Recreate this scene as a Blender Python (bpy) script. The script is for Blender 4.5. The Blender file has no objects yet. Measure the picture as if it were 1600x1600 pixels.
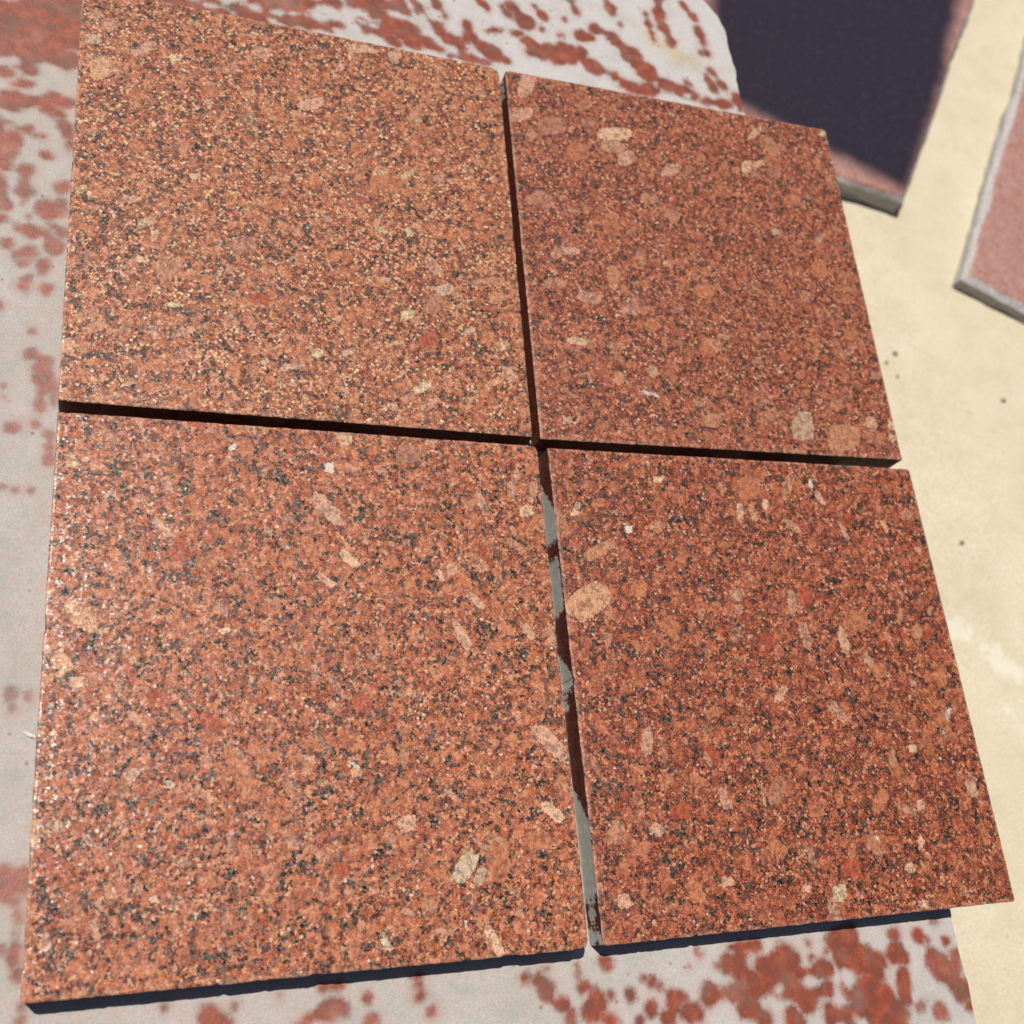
import bpy, math, random
import numpy as np
from mathutils import Vector, Matrix
rng = np.random.default_rng(7)
random.seed(7)
scene = bpy.context.scene
COL = scene.collection

# ------------------------------------------------------------------ camera
U = 0.30                      # one tile width in metres
ZT = 0.40                     # height of the tile tops above the ground
TH = 0.0202                    # tile thickness
ZS = ZT - TH                  # top of the big slab
FPX = 1740.9026               # focal length in pixels of a 1600 px picture
YAW, TILT, ROLL = -0.7617, 0.5146, 0.7403
CAM = Vector((0.1019 * U, 0.0290 * U, ZT + 2.1144 * U))
ROT = Matrix.Rotation(YAW, 3, 'Z') @ Matrix.Rotation(TILT, 3, 'X') @ Matrix.Rotation(ROLL, 3, 'Z')
cd = bpy.data.cameras.new('camera')
cam = bpy.data.objects.new('camera', cd)
COL.objects.link(cam)
cam.matrix_world = Matrix.Translation(CAM) @ ROT.to_4x4()
cd.sensor_width = 36.0
cd.lens = 36.0 * FPX / 1600.0
cd.clip_start = 0.02
cd.clip_end = 200.0
cd.dof.use_dof = True
cd.dof.focus_distance = 0.69
cd.dof.aperture_fstop = 7.5
scene.camera = cam

# ------------------------------------------------------------------ sky and sun
SUN_DIR = Vector((-0.30, 0.31, 1.0)).normalized()      # towards the sun
EL = math.asin(SUN_DIR.z)
AZ = math.atan2(SUN_DIR.x, SUN_DIR.y)
w = bpy.data.worlds.new('World')
scene.world = w
w.use_nodes = True
nt = w.node_tree
nt.nodes.clear()
sky = nt.nodes.new('ShaderNodeTexSky')
sky.sky_type = 'NISHITA'
sky.sun_disc = False
sky.sun_elevation = EL
sky.sun_rotation = AZ
bg = nt.nodes.new('ShaderNodeBackground')
bg.inputs['Strength'].default_value = 0.05
wo = nt.nodes.new('ShaderNodeOutputWorld')
nt.links.new(sky.outputs[0], bg.inputs['Color'])
nt.links.new(bg.outputs[0], wo.inputs['Surface'])
sl = bpy.data.lights.new('sun', 'SUN')
sl.energy = 5.0
sl.angle = math.radians(0.53)
sl.color = (1.0, 0.955, 0.88)
so = bpy.data.objects.new('sun', sl)
COL.objects.link(so)
so.rotation_euler = SUN_DIR.to_track_quat('Z', 'Y').to_euler()
so.location = (0, 0, 3)
scene.cycles.max_bounces = 5
scene.cycles.diffuse_bounces = 3
scene.cycles.glossy_bounces = 2
scene.cycles.caustics_reflective = False
scene.cycles.caustics_refractive = False
scene.view_settings.view_transform = 'Standard'
scene.view_settings.look = 'None'
scene.view_settings.exposure = 0.0
scene.view_settings.gamma = 1.0
scene.view_settings.use_curve_mapping = False

# ------------------------------------------------------------------ measuring: where a point of the photograph lies on a level surface
RN = np.array(ROT)
CN = np.array(CAM)
def at(x, y, z):
    x = np.asarray(x, float); y = np.asarray(y, float)
    d = np.stack([(x - 800) / FPX, -(y - 800) / FPX, -np.ones_like(x)], -1) @ RN.T
    t = (z - CN[2]) / d[..., 2]
    return CN + d * t[..., None]
def at2(x, y, z):
    return at(x, y, z)[..., :2]

def lin(r, g, b, k=1.0):
    f = lambda c: (c / 255 / 12.92 if c / 255 <= 0.04045 else ((c / 255 + 0.055) / 1.055) ** 2.4) * k
    return (f(r), f(g), f(b), 1.0)
EXPO = 0.69                   # what a seen colour is divided by to give the surface its own colour
def al(r, g, b):
    return lin(r, g, b, EXPO)

# ------------------------------------------------------------------ node helper
class NB:
    def __init__(self, name):
        self.m = bpy.data.materials.new(name)
        self.m.use_nodes = True
        self.t = self.m.node_tree
        self.t.nodes.clear()
    def n(self, typ, ins=None, **kw):
        nd = self.t.nodes.new(typ)
        for k, v in kw.items():
            setattr(nd, k, v)
        for k, v in (ins or {}).items():
            self.put(nd.inputs[k], v)
        return nd
    def put(self, sock, v):
        if hasattr(v, 'is_output'):
            self.t.links.new(v, sock)
        else:
            sock.default_value = v
    def math(self, op, a, b=0.0, c=0.0, clamp=False):
        nd = self.n('ShaderNodeMath', operation=op, use_clamp=clamp)
        self.put(nd.inputs[0], a); self.put(nd.inputs[1], b)
        if op in ('MULTIPLY_ADD', 'SMOOTH_MIN', 'COMPARE'):
            self.put(nd.inputs[2], c)
        return nd.outputs[0]
    def vec(self, op, a, b=None, scale=None):
        nd = self.n('ShaderNodeVectorMath', operation=op)
        self.put(nd.inputs[0], a)
        if b is not None: self.put(nd.inputs[1], b)
        if scale is not None: self.put(nd.inputs['Scale'], scale)
        return nd.outputs[0] if op not in ('LENGTH', 'DISTANCE', 'DOT_PRODUCT') else nd.outputs['Value']
    def step(self, v, lo, hi):
        nd = self.n('ShaderNodeMapRange', {0: v, 1: lo, 2: hi, 3: 0.0, 4: 1.0}, interpolation_type='SMOOTHSTEP')
        return nd.outputs[0]
    def rng(self, v, lo, hi, a, b):
        nd = self.n('ShaderNodeMapRange', {0: v, 1: lo, 2: hi, 3: a, 4: b})
        return nd.outputs[0]
    def mix(self, f, a, b, blend='MIX'):
        nd = self.n('ShaderNodeMix', data_type='RGBA', blend_type=blend)
        self.put(nd.inputs[0], f); self.put(nd.inputs[6], a); self.put(nd.inputs[7], b)
        return nd.outputs[2]
    flat = False
    def noise(self, v, scale, detail=2.0, rough=0.5, dist=0.0):
        return self.n('ShaderNodeTexNoise', noise_dimensions='2D' if self.flat else '3D', ins={'Vector': v, 'Scale': scale, 'Detail': detail, 'Roughness': rough, 'Distortion': dist})
    def vor(self, v, scale, feature='F1', rnd=1.0):
        return self.n('ShaderNodeTexVoronoi', voronoi_dimensions='2D' if self.flat else '3D', feature=feature, ins={'Vector': v, 'Scale': scale, 'Randomness': rnd})
    def ramp(self, v, stops, interp='LINEAR'):
        nd = self.n('ShaderNodeValToRGB', {0: v})
        cr = nd.color_ramp
        cr.interpolation = interp
        while len(cr.elements) < len(stops):
            cr.elements.new(0.5)
        for e, (p, c) in zip(cr.elements, stops):
            e.position = p
            e.color = c
        return nd.outputs[0]
    def attr(self, name):
        return self.n('ShaderNodeAttribute', attribute_name=name)
    def sep(self, c):
        nd = self.n('ShaderNodeSeparateColor', {0: c})
        return nd.outputs
    def done(self, col, rough, bump=None, bstr=0.4, bdist=0.0005, spec=0.5, nrm=None):
        p = self.n('ShaderNodeBsdfPrincipled', {'Base Color': col, 'Roughness': rough, 'Specular IOR Level': spec})
        if bump is not None:
            b = self.n('ShaderNodeBump', {'Height': bump, 'Strength': bstr, 'Distance': bdist})
            if nrm is not None: self.put(b.inputs['Normal'], nrm)
            self.put(p.inputs['Normal'], b.outputs[0])
        o = self.n('ShaderNodeOutputMaterial', {'Surface': p.outputs[0]})
        return self.m

# ------------------------------------------------------------------ red granite
def granite(name, seed, pal, dark, dark2, cream, creamcol, glint=0.10, veil=0.55, big=1.0):
    B = NB(name)
    tc = B.n('ShaderNodeTexCoord')
    P3 = B.vec('ADD', tc.outputs['Object'], (seed * 1.37, seed * 2.11, seed * 0.73))
    sx = B.n('ShaderNodeSeparateXYZ', {0: P3}).outputs       # the grain runs on down the flanks
    P = B.n('ShaderNodeCombineXYZ', {0: B.math('MULTIPLY_ADD', sx[2], 0.7, sx[0]), 1: B.math('MULTIPLY_ADD', sx[2], 0.6, sx[1])}).outputs[0]
    B.flat = True
    wn = B.noise(P, 700, 2.0)
    W = B.vec('ADD', P, B.vec('SCALE', B.vec('SUBTRACT', wn.outputs['Color'], (.5, .5, .5)), scale=0.0022))
    wn2 = B.noise(P, 330, 2.5, 0.6)
    W2 = B.vec('ADD', P, B.vec('SCALE', B.vec('SUBTRACT', wn2.outputs['Color'], (.5, .5, .5)), scale=0.0045))
    # feldspar grains
    v1 = B.vor(W, 455 * big)
    c1 = B.sep(v1.outputs['Color'])
    v1s = B.vor(W, 900)
    c1s = B.sep(v1s.outputs['Color'])
    t = B.math('ADD', B.math('MULTIPLY', c1[0], 0.62), B.math('MULTIPLY', c1s[0], 0.38))
    col = B.ramp(t, [(0.06, al(*pal[0])), (0.30, al(*pal[1])), (0.55, al(*pal[2])), (0.78, al(*pal[3])), (0.97, al(*pal[4]))])
    fine = B.noise(P, 1900, 3.0, 0.6)
    col = B.mix(B.rng(fine.outputs[0], 0.35, 0.65, 0.0, 1.0), B.mix(1.0, col, (.62, .55, .52, 1), 'MULTIPLY'), B.mix(1.0, col, (1.20, 1.20, 1.20, 1), 'MULTIPLY'))
    # larger crystals show as calm areas
    v0 = B.vor(W2, 92)
    c0 = B.sep(v0.outputs['Color'])
    calm = B.math('MULTIPLY', B.step(c0[0], 0.54, 0.61), B.step(v0.outputs['Distance'], 0.50, 0.38))
    col = B.mix(B.math('MULTIPLY', calm, 0.26), col, B.mix(c0[1], al(*pal[5]), al(*pal[3])))
    # grain boundaries
    ve = B.vor(W, 455 * big, 'DISTANCE_TO_EDGE')
    edge = B.step(ve.outputs['Distance'], 0.20, 0.02)
    vm = B.noise(P, 260, 2.0)
    edge = B.math('MULTIPLY', edge, B.step(vm.outputs[0], 0.33, 0.56))
    edge = B.math('MULTIPLY', edge, B.math('SUBTRACT', veil, B.math('MULTIPLY', calm, veil * 0.4)))
    col = B.mix(edge, col, al(62, 30, 22))
    # biotite and quartz
    v2 = B.vor(W2, 470)
    c2 = B.sep(v2.outputs['Color'])
    cl = B.noise(P, 72, 3.0, 0.65)
    q = B.math('ADD', B.math('MULTIPLY', c2[0], 0.55), B.math('MULTIPLY', cl.outputs[0], 0.75))
    q = B.math('SUBTRACT', q, B.math('MULTIPLY', calm, 0.08))
    dk = B.step(q, dark, dark + 0.05)
    v2b = B.vor(W, 820)
    c2b = B.sep(v2b.outputs['Color'])
    q2 = B.math('ADD', B.math('MULTIPLY', c2b[1], 0.34), B.noise(P, 190, 2.0).outputs[0])
    dk2 = B.math('MULTIPLY', B.step(q2, dark2, dark2 + 0.03), B.math('SUBTRACT', 0.9, B.math('MULTIPLY', calm, 0.35)))
    dkc = B.ramp(B.math('ADD', B.math('MULTIPLY', c1s[1], 0.5), B.math('MULTIPLY', fine.outputs[0], 0.5)),
                 [(0.20, al(24, 22, 18)), (0.46, al(50, 46, 38)), (0.68, al(80, 72, 58)), (0.90, al(150, 134, 112))])
    dkc2 = B.ramp(c1s[1], [(0.1, al(56, 32, 24)), (0.6, al(92, 54, 42)), (1.0, al(118, 82, 68))])
    col = B.mix(dk2, col, dkc2)
    col = B.mix(dk, col, dkc)
    # pale flecks
    v3 = B.vor(W, 520)
    c3 = B.sep(v3.outputs['Color'])
    pf = B.math('ADD', c3[2], B.math('MULTIPLY', B.noise(P, 40, 2.0).outputs[0], 0.25))
    fl = B.math('MULTIPLY', B.math('MULTIPLY', B.step(pf, cream, cream + 0.01), B.math('SUBTRACT', 1.0, B.math('MULTIPLY', calm, 0.7))), B.step(v3.outputs['Distance'], 0.62, 0.40))
    col = B.mix(B.math('MULTIPLY', fl, 0.85), col, B.mix(c3[0], al(*creamcol), al(222, 150, 112)))
    # phenocrysts: their outline and colour are kept with the mesh
    sd = B.math('ADD', B.attr('crystal').outputs['Fac'], B.math('MULTIPLY', B.math('SUBTRACT', wn2.outputs[0], 0.5), 0.0030))
    sd = B.math('ADD', sd, B.math('MULTIPLY', B.math('SUBTRACT', wn.outputs[0], 0.5), 0.0016))
    ins = B.step(sd, 0.00022, -0.00022)
    rim = B.math('MULTIPLY', B.math('MULTIPLY', B.step(sd, 0.0010, 0.0003), B.step(vm.outputs[0], 0.44, 0.60)), 0.62)
    ca = B.attr('crystal_colour')
    cc = ca.outputs['Color']
    ins = B.math('MULTIPLY', ins, ca.outputs['Alpha'])
    rim = B.math('MULTIPLY', rim, ca.outputs['Alpha'])
    col = B.mix(rim, col, al(56, 40, 34))
    clv = B.noise(B.vec('MULTIPLY', P, (1.0, 0.35, 1.0)), 900, 3.0, 0.65)
    cc = B.mix(B.rng(clv.outputs[0], 0.34, 0.66, 0.0, 1.0), B.mix(1.0, cc, (.80, .73, .68, 1), 'MULTIPLY'), B.mix(1.0, cc, (1.12, 1.13, 1.14, 1), 'MULTIPLY'))
    cc = B.mix(B.math('MULTIPLY', B.step(q2, dark2, dark2 + 0.03), 0.5), cc, al(110, 64, 50))
    cc = B.mix(B.math('MULTIPLY', edge, 0.35), cc, al(120, 66, 48))
    col = B.mix(B.math('MULTIPLY', ins, B.rng(fine.outputs[0], 0.36, 0.62, 0.70, 0.97)), col, cc)
    # crushed, paler arris
    ar = B.attr('arris').outputs['Fac']
    arn = B.math('MULTIPLY', ar, B.step(B.noise(P, 230, 3.0, 0.6).outputs[0], 0.36, 0.62))
    col = B.mix(B.math('MULTIPLY', arn, 0.42), col, al(232, 186, 160))
    # sawn flanks: dark wet granite, or dry grey slurry
    side = B.attr('flank').outputs['Fac']
    B.flat = False
    sawn = B.noise(B.vec('MULTIPLY', P3, (1.0, 1.0, 5.0)), 160, 3.0, 0.6)
    B.flat = True
    fc = B.mix(1.0, col, (0.46, 0.36, 0.33, 1), 'MULTIPLY')
    fc = B.mix(B.rng(sawn.outputs[0], 0.3, 0.7, 0.5, 0.85), fc, al(104, 50, 36))
    col = B.mix(side, col, fc)
    du = B.attr('slurry').outputs['Fac']
    dm = B.step(B.math('ADD', du, B.math('MULTIPLY', B.math('SUBTRACT', wn2.outputs[0], 0.5), 1.1)), 0.40, 0.60)
    col = B.mix(dm, col, B.ramp(sawn.outputs[0], [(0.3, al(196, 194, 184)), (0.7, al(228, 226, 216))]))
    # relief: flamed grains, each turned a little its own way so that some catch the light
    rough = B.math('ADD', B.rng(c1s[2], 0, 1, 0.26, 0.50), B.math('MULTIPLY', dk, -0.06))
    rough = B.math('ADD', rough, B.math('MULTIPLY', B.math('MAXIMUM', dm, side), 0.3), clamp=True)
    geo = B.n('ShaderNodeNewGeometry')
    tilt = B.vec('SCALE', B.vec('SUBTRACT', v1s.outputs['Color'], (.5, .5, .5)), scale=B.math('MULTIPLY', B.math('SUBTRACT', 1.0, side), glint * 3.2))
    nrm = B.vec('NORMALIZE', B.vec('ADD', geo.outputs['Normal'], tilt))
    h = B.math('ADD', B.math('MULTIPLY', v1.outputs['Distance'], -0.5), B.math('MULTIPLY', fine.outputs[0], 0.8))
    m = B.done(col, rough, h, 0.45, 0.0005, 0.26, nrm)
    p = [n for n in B.t.nodes if n.type == 'BSDF_PRINCIPLED'][0]      # damp film on the top
    B.put(p.inputs['Coat Weight'], B.math('MULTIPLY', B.math('SUBTRACT', 1.0, B.math('MAXIMUM', side, dm)), 0.27))
    B.put(p.inputs['Coat Roughness'], 0.235)
    cn = B.vec('NORMALIZE', B.vec('ADD', geo.outputs['Normal'], B.vec('SCALE', B.vec('SUBTRACT', v1s.outputs['Color'], (.5, .5, .5)), scale=glint * 1.5)))
    B.put(p.inputs['Coat Normal'], cn)
    return m

# ------------------------------------------------------------------ mesh helpers
def mesh_obj(name, verts, faces, mat, origin=(0, 0, 0), smooth=False, parent=None):
    me = bpy.data.meshes.new(name)
    v = np.asarray(verts, float) - np.asarray(origin, float)
    me.from_pydata(v.tolist(), [], [list(f) for f in faces])
    me.update()
    if smooth:
        me.polygons.foreach_set('use_smooth', [True] * len(me.polygons))
    me.materials.append(mat)
    o = bpy.data.objects.new(name, me)
    COL.objects.link(o)
    if parent is not None:
        o.parent = parent
    else:
        o.location = origin
    return o
def fattr(o, name, vals):
    a = o.data.attributes.new(name, 'FLOAT', 'POINT')
    a.data.foreach_set('value', np.asarray(vals, np.float32).ravel())
def cattr(o, name, vals):
    a = o.data.attributes.new(name, 'FLOAT_COLOR', 'POINT')
    a.data.foreach_set('color', np.asarray(vals, np.float32).ravel())
def tag(o, label, cat, group=None):
    o['label'] = label
    o['category'] = cat
    if group: o['group'] = group
def vnoise(x, y, s, seed=0):
    # smooth value noise on arrays
    r = np.random.default_rng(seed).random((64, 64))
    x = np.asarray(x) * s; y = np.asarray(y) * s
    xi = np.floor(x).astype(int); yi = np.floor(y).astype(int)
    fx = x - xi; fy = y - yi
    fx = fx * fx * (3 - 2 * fx); fy = fy * fy * (3 - 2 * fy)
    g = lambda a, b: r[a % 64, b % 64]
    return (g(xi, yi) * (1 - fx) + g(xi + 1, yi) * fx) * (1 - fy) + (g(xi, yi + 1) * (1 - fx) + g(xi + 1, yi + 1) * fx) * fy

# ------------------------------------------------------------------ ground
def ground_mat():
    B = NB('cream_concrete')
    g = B.n('ShaderNodeNewGeometry')
    P = g.outputs['Position']
    a = B.noise(P, 7.0, 5.0, 0.65)
    b = B.noise(P, 28.0, 4.0, 0.6)
    c = B.noise(P, 420.0, 3.0, 0.7)
    col = B.mix(B.rng(a.outputs[0], 0.35, 0.65, 0, 1), al(242, 229, 203), al(224, 210, 182))
    col = B.mix(B.rng(b.outputs[0], 0.40, 0.68, 0, 0.6), col, al(250, 241, 222))
    col = B.mix(B.rng(b.outputs[0], 0.46, 0.28, 0, 0.5), col, al(218, 202, 168))
    col = B.mix(B.rng(c.outputs[0], 0.40, 0.62, 0, 0.75), col, al(206, 188, 150))
    sp = B.noise(P, 70, 2.0)
    col = B.mix(B.math('MULTIPLY', B.step(sp.outputs[0], 0.70, 0.76), 0.35), col, al(170, 156, 122))
    # spilt whitewash
    tot = None
    wn = B.noise(P, 24, 4.0, 0.65)
    for (x, y, r) in [(1488, 978, 12), (1505, 988, 11), (1535, 1012, 11), (1555, 1022, 10), (1572, 1046, 12), (1590, 1052, 9), (1592, 1120, 14)]:
        p = at2(x, y, 0.0); q = at2(x + r, y, 0.0)
        R = float(np.linalg.norm(p - q))
        d = B.vec('DISTANCE', P, (float(p[0]), float(p[1]), 0.0))
        m = B.step(B.math('ADD', d, B.math('MULTIPLY', B.math('SUBTRACT', wn.outputs[0], 0.5), R * 9.0)), R * 1.6, R * 0.0)
        tot = m if tot is None else B.math('MAXIMUM', tot, m)
    col = B.mix(B.math('MULTIPLY', tot, 0.45), col, al(255, 250, 238))
    h = B.math('ADD', b.outputs[0], B.math('MULTIPLY', c.outputs[0], 0.3))
    return B.done(col, 0.85, h, 0.14, 0.001, 0.3)
gm = ground_mat()
gx = np.concatenate([[-60, -12, -4], np.linspace(-1.5, 3.0, 60), [5, 14, 60]])
gy = np.concatenate([[-60, -12, -4], np.linspace(-1.5, 3.5, 60), [6, 14, 60]])
X, Y = np.meshgrid(gx, gy, indexing='ij')
Zg = np.where((np.abs(X) < 3.2) & (np.abs(Y) < 3.6), (vnoise(X, Y, 2.3, 5) - 0.5) * 0.002, 0)
V = np.stack([X, Y, Zg], -1).reshape(-1, 3)
n2 = len(gy)
F = [(i * n2 + j, (i + 1) * n2 + j, (i + 1) * n2 + j + 1, i * n2 + j + 1) for i in range(len(gx) - 1) for j in range(n2 - 1)]
o = mesh_obj('ground', V, F, gm, smooth=True)
o['kind'] = 'structure'

# ------------------------------------------------------------------ big slab under the tiles
# wet patches as strokes measured on the photograph (x1, y1, x2, y2, radius); dots have x1 = x2
WET = """-20 20 128 20 32;-20 60 122 62 30;35 90 48 108 9;60 88 105 92 11;-10 105 12 115 9;22 131 48 131 7;-10 158 75 158 14;82 150 106 162 9;70 170 95 180 9;-10 185 12 215 15;10 200 45 202 9;-10 225 10 235 12;-6 250 4 256 8;97 190 108 212 8;109 216 112 228 4;67 212 67 212 5;56 210 56 210 4;72 242 72 242 6;41 268 40 310 10;38 300 36 318 9;-6 275 8 320 11;-4 340 2 340 9;97 294 99 294 9;72 328 96 335 12;96 318 105 330 6;45 337 45 337 5;
30 356 54 362 9;14 382 16 380 9;25 398 46 394 11;34 410 38 410 9;74 365 85 385 10;85 355 98 362 8;70 408 64 422 6;43 432 34 447 6;71 452 73 458 5;-2 476 -2 476 6;52 519 52 519 5;50 553 70 565 10;60 575 72 582 10;62 592 70 608 10;70 590 84 600 6;65 615 64 640 6;84 600 84 630 5;20 669 20 669 9;55 663 55 663 4;78 680 75 722 6;5 602 7 602 6;8 620 8 620 3;16 1080 17 1090 6;19 1105 19 1108 4;43 1088 43 1090 3;3 760 3 760 4;24 767 24 767 4;49 767 49 767 4;
-10 1365 34 1370 13;-10 1388 28 1390 14;5 1402 22 1412 8;22 1415 31 1440 7;25 1450 25 1480 7;20 1495 23 1503 7;-4 1480 0 1482 10;27 1525 27 1525 7;32 1574 32 1574 5;28 1600 32 1596 6;
130 5 330 12 22;250 20 420 22 16;380 26 470 40 12;400 6 520 4 12;450 12 500 8 10;438 26 470 28 6;470 36 515 42 9;555 4 640 10 14;590 20 640 50 13;610 40 650 70 10;640 50 690 78 9;520 37 530 40 6;565 35 575 48 8;590 45 620 68 8;655 8 672 26 6;676 0 695 24 6;672 30 690 48 6;684 50 720 66 6;
748 0 760 12 5;785 12 795 22 5;800 10 822 35 9;835 10 852 28 5;890 -4 900 18 6;945 -4 955 18 6;1028 -4 1030 30 8;1030 30 1048 65 6;1008 20 1020 60 4;728 35 735 50 6;735 60 745 72 8;750 75 790 95 9;755 70 775 80 8;700 60 722 75 7;705 88 725 88 6;725 88 765 100 5;825 65 850 90 9;830 80 890 82 10;870 90 895 95 9;880 75 900 88 7;905 55 922 58 7;910 80 915 100 5;915 95 935 110 9;930 105 960 118 9;930 45 955 55 6;958 62 985 85 11;985 85 1010 115 11;1010 112 1025 125 11;975 130 1000 140 9;1010 140 1025 140 9;1030 130 1060 140 9;1060 140 1085 150 8;1078 132 1074 130 3;1065 5 1085 30 4;1090 45 1105 85 4;1110 110 1130 135 5;1105 120 1115 138 5;1100 158 1140 165 6;1150 150 1157 172 5;783 48 783 48 4;847 45 847 45 4;882 30 882 30 4;968 38 968 38 4;1095 82 1095 82 4;875 55 878 55 4;762 48 775 46 4;800 52 815 52 4;
325 1588 352 1600 12;365 1573 365 1573 3;258 1574 258 1574 3;438 1555 438 1555 7;482 1590 532 1572 13;470 1600 474 1600 10;505 1543 535 1540 7;575 1556 575 1556 9;540 1577 540 1577 8;580 1596 580 1605 13;652 1528 654 1540 7;657 1556 657 1556 9;675 1582 675 1582 10;820 1528 820 1528 8;840 1530 852 1548 13;855 1555 870 1570 8;880 1570 895 1580 9;892 1590 892 1596 12;903 1510 905 1525 5;912 1540 920 1545 8;930 1555 935 1575 11;925 1582 955 1596 15;944 1503 946 1508 9;1008 1529 1008 1529 5;1020 1535 1030 1540 8;985 1553 985 1558 8;1018 1572 1018 1580 9;1052 1560 1055 1570 9;1000 1595 1000 1600 8;1045 1592 1045 1592 9;955 1555 955 1555 5;855 1512 855 1512 3;
1088 1488 1092 1492 5;1120 1508 1120 1508 5;1140 1480 1180 1478 7;1140 1505 1160 1500 14;1155 1520 1180 1540 14;1110 1555 1180 1550 12;1190 1510 1230 1500 14;1200 1530 1240 1540 16;1170 1570 1195 1590 16;1050 1555 1070 1560 9;1075 1580 1090 1585 11;1040 1592 1040 1592 8;1250 1520 1290 1515 10;1260 1560 1290 1545 14;1300 1470 1330 1460 12;1310 1490 1330 1510 14;1340 1490 1370 1510 15;1330 1545 1380 1560 20;1300 1585 1400 1590 18;1240 1590 1250 1600 10;1355 1480 1355 1480 6;1397 1460 1397 1460 9;1400 1490 1415 1500 10;1410 1520 1415 1560 11;1435 1462 1435 1462 9;1450 1468 1450 1468 5;1478 1470 1478 1470 8;1460 1500 1500 1545 13;1490 1490 1492 1510 9;1440 1570 1440 1570 8;1470 1580 1470 1580 12;1455 1440 1465 1440 5;1515 1570 1515 1570 6;1293 1486 1293 1486 4;1267 1496 1267 1496 4;1263 1475 1263 1475 3;1078 1510 1078 1510 3;1214 1471 1214 1471 4"""
DRY = """20 96 24 96 7;14 197 14 197 7;45 176 38 172 5;25 375 26 374 4;322 8 352 12 2;352 12 368 23 3;378 6 398 11 6;428 18 470 22 5;470 22 492 16 4;500 14 545 26 10;545 26 588 42 4;424 33 446 42 3;466 44 510 57 5;525 48 560 57 7;580 56 596 68 5;636 0 650 28 4;650 28 668 46 4;664 12 678 30 3;702 76 714 84 4;736 66 742 78 2;1320 1524 1325 1528 9;1388 1522 1388 1524 8;1432 1505 1436 1535 9;1262 1535 1262 1535 5;1282 1570 1285 1600 7;1216 1548 1220 1560 8;1345 1602 1350 1602 9;1170 1500 1172 1510 5;1025 130 1025 134 4;1075 150 1078 148 4;940 60 950 66 3"""
def strokes(txt):
    return [tuple(float(c) for c in s.split()) for s in txt.replace('\n', '').split(';') if s.strip()]
def stroke_sdf(px, py, lst, S):
    """signed distance (metres) on the level z = ZS to the union of the strokes; px, py are x, y of the grid in metres"""
    out = np.full(px.shape, 0.05)
    for (x1, y1, x2, y2, r) in lst:
        a = at2(x1, y1, ZS); b = at2(x2, y2, ZS)
        r *= 1.18 if (x1 > 1090 and y1 > 1440 and r > 8) or (x1 < 125 and y1 < 100) else 1.0
        cxm, cym = (x1 + x2) / 2, (y1 + y2) / 2
        rr = 0.5 * (np.linalg.norm(at2(cxm + r, cym, ZS) - at2(cxm, cym, ZS)) + np.linalg.norm(at2(cxm, cym + r, ZS) - at2(cxm, cym, ZS)))
        lo = np.minimum(a, b) - rr - 0.012; hi = np.maximum(a, b) + rr + 0.012
        i0 = np.searchsorted(S[0], lo[0]); i1 = np.searchsorted(S[0], hi[0])
        j0 = np.searchsorted(S[1], lo[1]); j1 = np.searchsorted(S[1], hi[1])
        if i1 <= i0 or j1 <= j0: continue
        x = px[i0:i1, j0:j1] - a[0]; y = py[i0:i1, j0:j1] - a[1]
        d = b - a; L = max(float(d @ d), 1e-12)
        t = np.clip((x * d[0] + y * d[1]) / L, 0, 1)
        ph = x1 * 0.37 + y1 * 0.21
        wob = 1 + 0.28 * np.sin(t * 5.0 * math.sqrt(L) / rr * 0.35 + ph) - 0.18 * np.cos(t * 3.0 + ph * 2)
        dist = np.hypot(x - t * d[0], y - t * d[1]) - rr * np.where(math.sqrt(L) > rr, wob, 1.0)
        o_ = out[i0:i1, j0:j1]; k_ = 0.0016
        hh = np.clip(0.5 + 0.5 * (o_ - dist) / k_, 0, 1)
        out[i0:i1, j0:j1] = o_ * (1 - hh) + dist * hh - k_ * hh * (1 - hh)
    return out
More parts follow.
